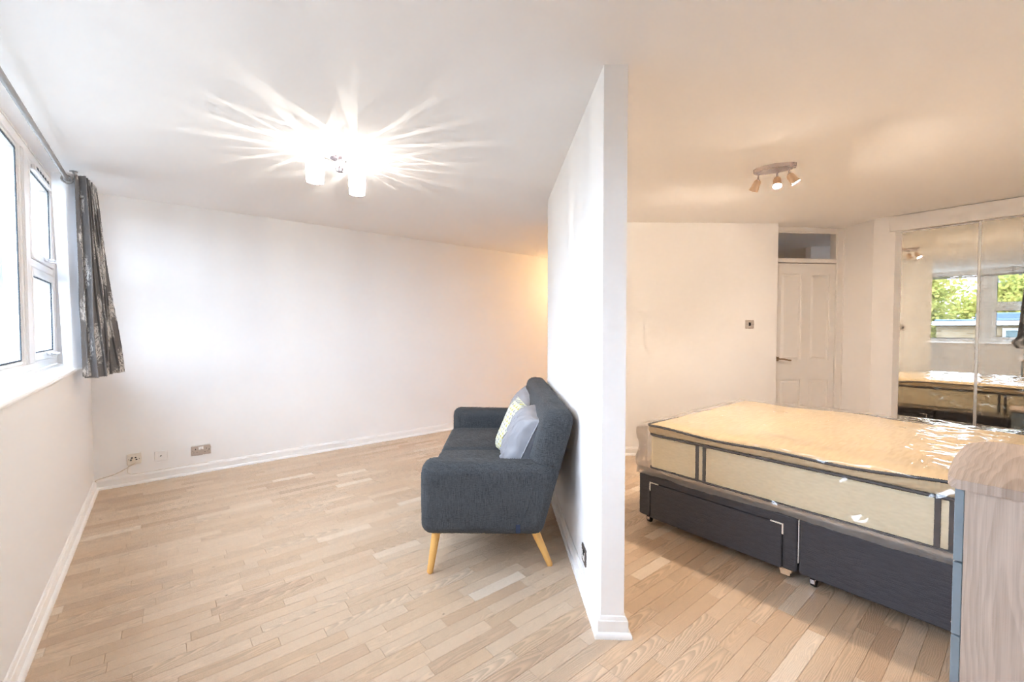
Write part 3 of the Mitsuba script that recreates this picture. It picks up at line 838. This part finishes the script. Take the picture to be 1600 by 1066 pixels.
# cushions
def cushion(w, h, th, seed, wrinkle=.004, k=5.0, seg=44):
    a = np.linspace(-1, 1, seg)
    X, Y = np.meshgrid(a, a, indexing='ij')
    pin = 1 - .10 * (1 - np.abs(X) ** 2) * 0
    # edges curve inwards between the corners
    ex = X * w / 2 * (1 - .07 * (1 - Y ** 2) * np.abs(X))
    ey = Y * h / 2 * (1 - .07 * (1 - X ** 2) * np.abs(Y))
    prof = ((1 - X ** 4) * (1 - Y ** 4)).clip(0) ** .55
    P = np.stack([X * 3, Y * 3, 0 * X + seed], -1)
    wr = (meshkit.fbm(P * [k, .9, 1], 3, seed) - .5) * 2 * wrinkle * prof ** .5
    zt = th / 2 * prof + wr
    zb = -th / 2 * prof * .9 - wr
    n = seg * seg
    v = np.vstack([np.column_stack([ex.ravel(), ey.ravel(), zt.ravel()]), np.column_stack([ex.ravel(), ey.ravel(), zb.ravel()])])
    i, j = np.meshgrid(np.arange(seg - 1), np.arange(seg - 1), indexing='ij')
    q = np.stack([i * seg + j, (i + 1) * seg + j, (i + 1) * seg + j + 1, i * seg + j + 1], -1).reshape(-1, 4)
    f = np.vstack([q[:, [0, 1, 2]], q[:, [0, 2, 3]]])
    uv = np.column_stack([ex.ravel(), ey.ravel()])
    front = trimesh.Trimesh(v[:n], f, process=False)
    backm = trimesh.Trimesh(v[n:], f[:, ::-1], process=False)
    rim = np.vstack([np.column_stack([ex[:, 0], ey[:, 0], 0 * a]), np.column_stack([ex[-1], ey[-1], 0 * a])[1:], np.column_stack([ex[::-1, -1], ey[::-1, -1], 0 * a])[1:], np.column_stack([ex[0, ::-1], ey[0, ::-1], 0 * a])[1:]])
    return front, backm, uv, tube(rim, .004, 8, False)


def place_cushion(label, center, face, up, w, h, th, front_m, back_m, pipe_m, seed, wrinkle=.004, k=5.0):
    z = np.asarray(face, float) / np.linalg.norm(face)
    y = np.asarray(up, float) - z * np.dot(up, z); y /= np.linalg.norm(y)
    M = np.array([np.cross(y, z), y, z]).T
    f, b, uv, rim = cushion(w, h, th, seed, wrinkle, k)
    t = thing('cushion', label, 'cushion', 'cushions on the sofa')
    add('front', turn(f, center, M), front_m, t, smooth=True, uv=uv)
    add('back', turn(b, center, M), back_m, t, smooth=True, uv=uv)
    add('piping', turn(rim, center, M), pipe_m, t, smooth=True)


place_cushion('grey satin cushion leaning on the sofa back, nearest to the viewer', (.075, 2.60, .635), (-.90, -.03, .42), (.42, -.05, .9), .385, .385, .21, 'm_cushion_grey', 'm_cushion_grey', 'm_cushion_grey', 4, .024, 4.2)
place_cushion('cream cushion with a yellow and grey print and mustard back, between the two grey cushions', (.045, 2.88, .605), (-.82, -.46, .34), (.38, -.03, .92), .39, .39, .17, 'm_cushion_yellow', 'm_mustard', 'm_cushion_yellow', 9, .003, 2.0)
place_cushion('grey satin cushion behind the yellow print cushion, furthest along the sofa', (.065, 3.25, .625), (-.88, -.30, .36), (.40, -.14, .92), .40, .40, .17, 'm_cushion_grey', 'm_cushion_grey', 'm_cushion_grey', 6, .010, 3.0)

# ---------------------------------------------------------------- bed
bed = thing('divan_bed', 'double divan base in charcoal fabric with drawers and castors, right of the partition', 'bed')
BN0, BN1, BS0, BS1, SEAM = 2.50, 4.02, -.20, 1.695, .752
for (a, b) in ((SEAM + .004, BS1), (BS0, SEAM - .004)):
    m = rbox(BN0, BN1, a, b, .055, .338, .012, 16, M=True)
    if b == BS1:
        for n0, n1 in ((BN0 - .02, BN0 + .012), (BN1 - .012, BN1 + .02)):
            m -= to_m(bx(n0, n1, .818, 1.612, .03, .292))
    bs = add('base', turn(from_m(m)), 'm_divan', bed, smooth=30)
    if b == BS1:
        for n0, n1, sg in ((BN0 - .003, BN0 + .013, -1), (BN1 - .013, BN1 + .003, 1)):
            d = add('drawer', turn(bx(n0, n1, .826, 1.606, .052, .285, .004)), 'm_divan', bed, smooth=20)
            no = BN0 if sg < 0 else BN1
            for s_, q in ((1.609, -1), (.822, 1)):
                add('corner_trim', turn(cat(bx(no + sg * .004, no - sg * .002, s_ - .004, s_ + .004, .235, .292), bx(no + sg * .004, no - sg * .002, s_, s_ + q * .060, .285, .292))), 'm_trim_light', d, smooth=False, label='pale corner trim on the drawer')
        add('link_strip', turn(bx(BN0 + .002, BN0 + .012, SEAM - .0035, SEAM + .0005, .11, .335)), 'm_trim_light', bed, smooth=False, label='pale strip in the joint between the two bases')
    for n_ in (BN0 + .05, BN1 - .05):
        for s_ in (a + .055, b - .055):
            cs = add('castor', turn(cyl((n_, s_ - .011, .023), (n_, s_ + .011, .023), .023, 24)), 'm_black', bed, smooth=30)
            add('fork', turn(cat(cyl((n_ + .006, s_, .048), (n_ + .006, s_, .06), .008, 12), bx(n_ - .022, n_ + .018, s_ - .014, s_ + .014, .036, .050, .005), bx(n_ - .028, n_ - .018, s_ - .013, s_ + .013, .018, .046, .004))), 'm_chrome', cs, smooth=30)
add('castor_plate', turn(cat(bx(2.500, 2.545, .780, .835, .040, .0555, .002), bx(2.496, 2.506, .785, .83, .026, .05, .002))), 'm_card', bed, smooth=False, label='small tan packing card under the drawer edge')

mt = thing('mattress', 'cream pillow-top mattress with charcoal edging still in its clear plastic wrap', 'mattress')
MN0, MN1, MS0, MS1 = 2.515, 4.005, -.185, 1.625
core = rbox(MN0, MN1, MS0, MS1, .349, .608, .03, 20, .06, M=True)
add('core', turn(from_m(core)), 'm_mattress_side', mt, smooth=True)


def crown(n, s):
    u, w = (n - MN0) / (MN1 - MN0), (s - MS0) / (MS1 - MS0)
    return np.clip(np.sin(np.pi * np.clip(u, 0, 1)) * np.sin(np.pi * np.clip(w, 0, 1)), 0, 1) ** .5


pt = from_m(rbox(MN0 - .005, MN1 + .005, MS0 - .005, MS1 + .02, .604, .668, .03, 20, .04, M=True))
v = np.asarray(pt.vertices)
v[:, 2] += (v[:, 2] > .64) * (.022 * crown(v[:, 0], v[:, 1]) + .008 * (meshkit.fbm(v * [7, 5, 1], 3, 2) - .5))
wav = .006 * np.sin(v[:, 1] * 9) + .01 * (v[:, 1] < .4) * 0
v[:, 2] += wav * (v[:, 2] > .62)
pt.vertices = v
add('pillow_top', turn(pt), 'm_mattress', mt, smooth=True)


def loop(n0, n1, s0, s1, z, r, rc=.04, zfn=None):
    ring = np.array(sbox(n0, s0, n1, s1).buffer(-rc).buffer(rc, 10).segmentize(.05).exterior.coords)
    zz = np.full(len(ring), z) if zfn is None else zfn(ring)
    return tube(np.column_stack([ring, zz]), r, 8, False)


zed = lambda q: .662 + .006 * np.sin(q[:, 1] * 9) + .010 * np.sin(q[:, 1] * 4.1 + q[:, 0] * 3) - .012 * smooth_up(q[:, 1])
smooth_up = lambda s: np.clip((s - .9) / .8, 0, 1)
add('piping', turn(loop(MN0 - .008, MN1 + .008, MS0 - .008, MS1 + .026, .66, .0075, .05, zed)), 'm_piping', mt, smooth=True)
add('piping', turn(loop(MN0 - .004, MN1 + .004, MS0 - .004, MS1 + .004, .606, .0085, .04)), 'm_piping', mt, smooth=True)
add('piping', turn(loop(MN0 - .004, MN1 + .004, MS0 - .004, MS1 + .004, .385, .0075, .04)), 'm_piping', mt, smooth=True)
for n_ in (MN0 - .002, MN1 + .002):
    for s_ in (1.296, 1.252, .250, .206):
        add('strap', turn(bx(n_ - .004, n_ + .004, s_ - .010, s_ + .010, .388, .604, .002)), 'm_piping', mt, smooth=False)
# clear wrap: loose film a little outside the mattress, creased
wr = from_m(rbox(MN0 - .022, MN1 + .022, MS0 - .03, 1.735, .346, .700, .035, 20, .022, M=True))
wr = trimesh.Trimesh(wr.vertices, wr.faces, process=True)
v = np.asarray(wr.vertices); nn = wr.vertex_normals
big = meshkit.fbm(v * [9, 4, 8], 3, 11) - .5
cre = 1 - 2 * np.abs(meshkit.fbm(v * [22, 5, 14] + 3.1 * meshkit.fbm(v * 4, 2, 8)[:, None], 3, 21) - .5)
fine = 1 - 2 * np.abs(meshkit.fbm(v * [13, 9, 9] @ np.array([[1, .35, .5], [-.35, 1, .8], [-.5, -.8, 1]]) + 5, 3, 51) - .5)
v = v + nn * ((.010 * big + .022 * np.maximum(cre - .80, -.4) + (.010 + .012 * (v[:, 2] < .62)) * np.maximum(fine - .72, -.25)) * np.clip((v[:, 2] - .345) / .03, 0, 1))[:, None]
v[:, 2] += (v[:, 2] > .66) * .016 * crown(v[:, 0], v[:, 1])
end = np.clip((v[:, 1] - 1.62) / .1, 0, 1)
v[:, 2] -= end * np.clip((v[:, 2] - .55) / .15, 0, 1) * .035
v[:, 1] += end * .018 * np.sin(v[:, 2] * 34)
wr.vertices = v
add('plastic_wrap', turn(wr), 'm_wrap', mt, smooth=True, label='clear creased plastic wrap round the mattress')

mat('m_film', {'type': 'principledthin', 'base_color': rgb(.93, .9, .88), 'roughness': .25, 'spec_trans': .7, 'diff_trans': 1.1, 'eta': 1.3}, False)
hem = []
ringp = np.array(sbox(MN0 - .020, MS0 - .02, MN1 + .020, 1.712).buffer(-.03).buffer(.03, 8).segmentize(.02).exterior.coords)
out_ = ringp - np.array([(MN0 + MN1) / 2, (MS0 + 1.712) / 2])
nr = len(ringp)
rows_ = []
ar = np.arange(nr) * .02
for j, (z, o) in enumerate(((.386, -.004), (.376, .002), (.364, .006), (.354, .0075), (.342, .008))):
    wob = .004 * (meshkit.fbm(np.column_stack([ar * 9, ar * 0 + j * .6, ar * 0]), 3, 31) - .5) * 2
    dz = .010 * (meshkit.fbm(np.column_stack([ar * 4, ar * 0, ar * 0 + 5]), 3, 33) - .5) * 2 * (j / 4) + .006 * (meshkit.fbm(np.column_stack([ar * 16, ar * 0, ar * 0]), 2, 35) - .5)
    dirn = np.where(np.abs(out_ / [.76, .96]) >= np.abs(out_ / [.76, .96]).max(1, keepdims=True) - .03, np.sign(out_), 0)
    rows_.append(np.column_stack([ringp + dirn * (o + wob)[:, None], z + dz]))
v = np.vstack(rows_)
i, j = np.meshgrid(np.arange(4), np.arange(nr - 1), indexing='ij')
q = np.stack([i * nr + j, i * nr + j + 1, (i + 1) * nr + j + 1, (i + 1) * nr + j], -1).reshape(-1, 4)
add('wrap_hem', turn(trimesh.Trimesh(v, np.vstack([q[:, [0, 1, 2]], q[:, [0, 2, 3]]]), process=False)), 'm_film', mt, smooth=True, label='hazy hem of the plastic wrap')
fl = from_m(rbox(MN0 - .018, MN1 + .018, 1.60, 1.722, .352, .655, .03, 16, .03, M=True))
fl = trimesh.Trimesh(fl.vertices, fl.faces, process=True)
v = np.asarray(fl.vertices)
v = v + fl.vertex_normals * ((meshkit.fbm(v * [6, 20, 11], 3, 41) - .5) * .024)[:, None]
v[:, 1] += np.clip((v[:, 1] - 1.66) / .05, 0, 1) * .012 * np.sin(v[:, 2] * 34)
fl.vertices = v
fl.update_faces(fl.triangles_center[:, 1] > 1.63)
add('wrap_flap', turn(fl), 'm_film', mt, smooth=True, label='loose hazy end of the plastic wrap')

# bedside cabinet behind the bed
bc = thing('bedside_cabinet', 'grey bedside cabinet with a wood top behind the bed, seen in the mirror', 'cabinet')
add('body', turn(bx(4.10, 4.44, -.30, .15, .0, .48, .003)), 'm_chest_grey', bc, smooth=20)
add('top', turn(bx(4.07, 4.47, -.32, .165, .48, .502, .004)), 'm_chest_wood', bc, smooth=False)
for z0 in (.06, .275):
    d = add('drawer', turn(bx(4.44, 4.456, -.29, .14, z0, z0 + .195, .003)), 'm_chest_grey', bc, smooth=20)
    add('handle', turn(bx(4.456, 4.47, -.13, -.02, z0 + .15, z0 + .16, .003)), 'm_nickel', d, smooth=20)

# ---------------------------------------------------------------- chest of drawers
ch = thing('chest_of_drawers', 'chest of drawers with grey-brown wood-grain sides and top and blue-grey fronts, right foreground', 'chest of drawers')


def wood(name, mesh, ua, va, parent):
    v = np.asarray(mesh.vertices)
    f = mesh.faces
    nrm = mesh.face_normals
    V = v[f].reshape(-1, 3)
    m2 = trimesh.Trimesh(V, np.arange(len(V)).reshape(-1, 3), process=False)
    U = V[:, ua]
    W_ = V[:, va] + np.where(np.repeat(np.abs(nrm[:, va]) > .7, 3), V[:, 3 - ua - va] * .6, 0)
    return add(name, turn(m2), 'm_chest_wood', parent, smooth=False, uv=np.column_stack([U, W_]))


CN0, CN1, CS0, CS1 = 1.64, 2.225, -.29, .113
for a, b in ((CN0, CN0 + .018), (CN1 - .018, CN1)):
    wood('side', bx(a, b, CS0, CS1, 0, .885, .0012), 2, 1, ch)
add('back_panel', turn(bx(CN0 + .018, CN1 - .018, CS0, CS0 + .006, .04, .88)), 'm_chest_grey', ch, smooth=False)
wood('plinth', bx(CN0 + .018, CN1 - .018, CS1 - .04, CS1 - .022, 0, .075), 0, 2, ch)
topo = Polygon([(CN0 - .012, CS0), (CN0 - .012, .128), (CN0 + .0, .139), (CN0 + .03, .148), (CN0 + .10, .153), (CN0 + .28, .156), (CN0 + .40, .155), (2.15, .148), (2.20, .136), (2.245, .116), (2.272, .093), (2.285, .06), (2.285, CS0)])
tp = prism(topo, .885, .910)
wood('top', tp, 0, 1, ch)
for k in range(4):
    z0 = .086 + k * .2005
    d = add('drawer', turn(bx(CN0 + .001, CN1 - .001, CS1 + .0005, CS1 + .0185, z0, z0 + .1955, .0015)), 'm_chest_grey', ch, smooth=20)
    add('tray', turn(bx(CN0 + .03, CN1 - .03, CS0 + .03, CS1 - .002, z0 + .01, z0 + .15)), 'm_gloss_white', d, smooth=False)
    for n_ in (CN0 + .29,):
        add('handle', turn(tube([(n_ - .06, CS1 + .018, z0 + .12), (n_ - .06, CS1 + .034, z0 + .12), (n_ + .06, CS1 + .034, z0 + .12), (n_ + .06, CS1 + .018, z0 + .12)], .004, 8)), 'm_nickel', d, smooth=30)

# ---------------------------------------------------------------- lamps
mat('m_bulb', {'type': 'diffuse', 'reflectance': rgb(.8, .8, .8)})
mat('m_frost', {'type': 'diffuse', 'reflectance': rgb(.8, .78, .74)})


def emit(*c):
    return {'type': 'area', 'radiance': rgb(*c)}


def ribbed(r0, r1, z0, z1, bars, seg=6, th=.003):
    """vertical bars of a fluted glass shade: list of (start, end) angles"""
    out = []
    for a, b in bars:
        an = np.linspace(a, b, seg)
        v = []
        for A in an:
            c, s = math.cos(A), math.sin(A)
            v += [(r0 * c, r0 * s, z0), (r1 * c, r1 * s, z1), ((r1 - th) * c, (r1 - th) * s, z1), ((r0 - th) * c, (r0 - th) * s, z0)]
        f = []
        for i in range(seg - 1):
            for j in range(4):
                q = (4 * i + j, 4 * (i + 1) + j, 4 * (i + 1) + (j + 1) % 4, 4 * i + (j + 1) % 4)
                f += [[q[0], q[1], q[2]], [q[0], q[2], q[3]]]
        e = 4 * (seg - 1)
        f += [[0, 1, 2], [0, 2, 3], [e, e + 2, e + 1], [e, e + 3, e + 2]]
        m = trimesh.Trimesh(np.array(v), np.array(f), process=False)
        trimesh.repair.fix_normals(m)
        out.append(m)
    return cat(*out)


def bars_of(seed, n):
    g = np.random.default_rng(seed)
    w = g.uniform(.6, 1.5, n); w = w / w.sum() * 2 * np.pi
    e = np.concatenate([[0], np.cumsum(w)])
    gap = g.uniform(.12, .34, n)
    solid_ = [(e[i], e[i + 1] - gap[i] * w[i]) for i in range(n)]
    return solid_, [(e[i + 1] - gap[i] * w[i], e[i + 1]) for i in range(n)]


lp = thing('ceiling_light', 'chrome three-arm ceiling light with glowing fluted glass shades, in the living half', 'ceiling light')
HUB = np.array([-1.085, 2.73, 2.335])
add('ceiling_plate', turn(lathe([(0, .07), (.055, .07), (.06, .062), (.058, .048), (.02, .040), (.018, .0), (.026, -.012), (.02, -.03), (0, -.034)], 36), HUB - [0, 0, .005], np.eye(3)), 'm_chrome', lp)
for k, (x, y, zb) in enumerate(((-1.20, 2.64, 2.205), (-.93, 2.60, 2.205), (-1.03, 2.88, 2.205))):
    c = np.array([x, y, zb])
    mid = (HUB + c) / 2 + [0, 0, .0]
    add('arm', tube(spline([HUB - [0, 0, .01], [mid[0], mid[1], 2.365], [x, y, 2.352], [x, y, 2.325]], 30), .005, 10), 'm_chrome', lp, smooth=True)
    sh, gaps = bars_of(30 + k, 15)
    add('lamp_holder', turn(lathe([(0, .118), (.012, .118), (.016, .105), (.016, .085), (0, .082)], 24), c, np.eye(3)), 'm_chrome', lp)
    key = add('lamp_shade', turn(ribbed(.050, .056, .0, .125, sh), c, np.eye(3)), 'm_frost', lp, smooth=False)
    scene[key]['emitter'] = emit(2.2 * LIVING, 2.06 * LIVING, 1.88 * LIVING)
    add('flute', turn(ribbed(.050, .056, .0, .125, gaps, 3, .0006), c, np.eye(3)), 'm_glass', key, smooth=False)
    add('bulb', turn(trimesh.creation.icosphere(2, .014), c + [0, 0, .068], np.eye(3)), 'm_bulb', lp, smooth=True)
    scene[f'living_glow_{k}'] = {'type': 'point', 'position': [float(x), float(y), float(zb + .035)], 'intensity': rgb(.125 * LIVING, .117 * LIVING, .104 * LIVING)}

sp = thing('spotlight_bar', 'brushed oval ceiling spotlight with three small heads over the bed', 'ceiling light')
PC = np.array([1.765, 2.915, H])
ax = np.array([.167, -.115, 0]); ax /= np.linalg.norm(ax)
MP = np.array([ax, [-ax[1], ax[0], 0], [0, 0, 1]]).T
ov = np.array([(.125 * math.cos(a), .062 * math.sin(a)) for a in np.linspace(0, 2 * np.pi, 48, endpoint=False)])
pl = [m3.Manifold.extrude(m3.CrossSection([ov * k]), h).translate([0, 0, z]) for k, h, z in ((1, .022, -.022), (.97, .004, -.026))]
add('mount_plate', turn(from_m(pl[0] + pl[1]), PC - [0, 0, .0005], MP), 'm_nickel', sp, smooth=30)
heads = ((-.095, .0, (-.10, .58, -.80), 0), (.015, .018, (-.22, -.40, -.88), 1), (.085, -.015, (.48, -.26, -.84), 1))
for k, (u, w, dirv, lit) in enumerate(heads):
    q = PC + MP @ np.array([u, w, -.024])
    d = np.array(dirv) / np.linalg.norm(dirv)
    j = q + [0, 0, -.05]
    st = add('stem', cyl(q + [0, 0, .004], j, .0055, 12), 'm_chrome', sp, smooth=30)
    add('knuckle', turn(trimesh.creation.icosphere(2, .011), j, np.eye(3)), 'm_chrome', st, smooth=True)
    B = basis(d)
    hd = hk = add('spot_head', turn(lathe([(0, -.004), (.012, -.004), (.020, .004), (.0235, .018), (.025, .045), (.0295, .066), (.030, .070), (.0275, .0705), (.0245, .050), (.0, .047)], 30), j, B), 'm_amber', sp)
    lens = add('lens', turn(lathe([(0, .058), (.024, .058), (.026, .064), (0, .066)], 24), j, B), 'm_bulb', hd)
    scene[lens]['emitter'] = emit(1000 * BED, 825 * BED, 665 * BED)
hl = thing('paper_lantern', 'round glowing paper lantern in the hall beyond the partition', 'ceiling light')
HC = np.array([1.35, 6.35, 1.98])
ball = trimesh.creation.icosphere(4, .21)
v = np.asarray(ball.vertices); r_ = 1 + .012 * np.cos(v[:, 2] / .21 * 40)
ball.vertices = v * np.column_stack([r_, r_, np.full(len(v), .92)])
k_ = add('paper_shade', turn(ball, HC, np.eye(3)), 'm_frost', hl, smooth=True)
scene[k_]['emitter'] = emit(8.5 * HALL, 5.2 * HALL, 2.5 * HALL)
add('cord', cyl(HC + [0, 0, .19], HC + [0, 0, .417], .004, 10), 'm_upvc', hl)
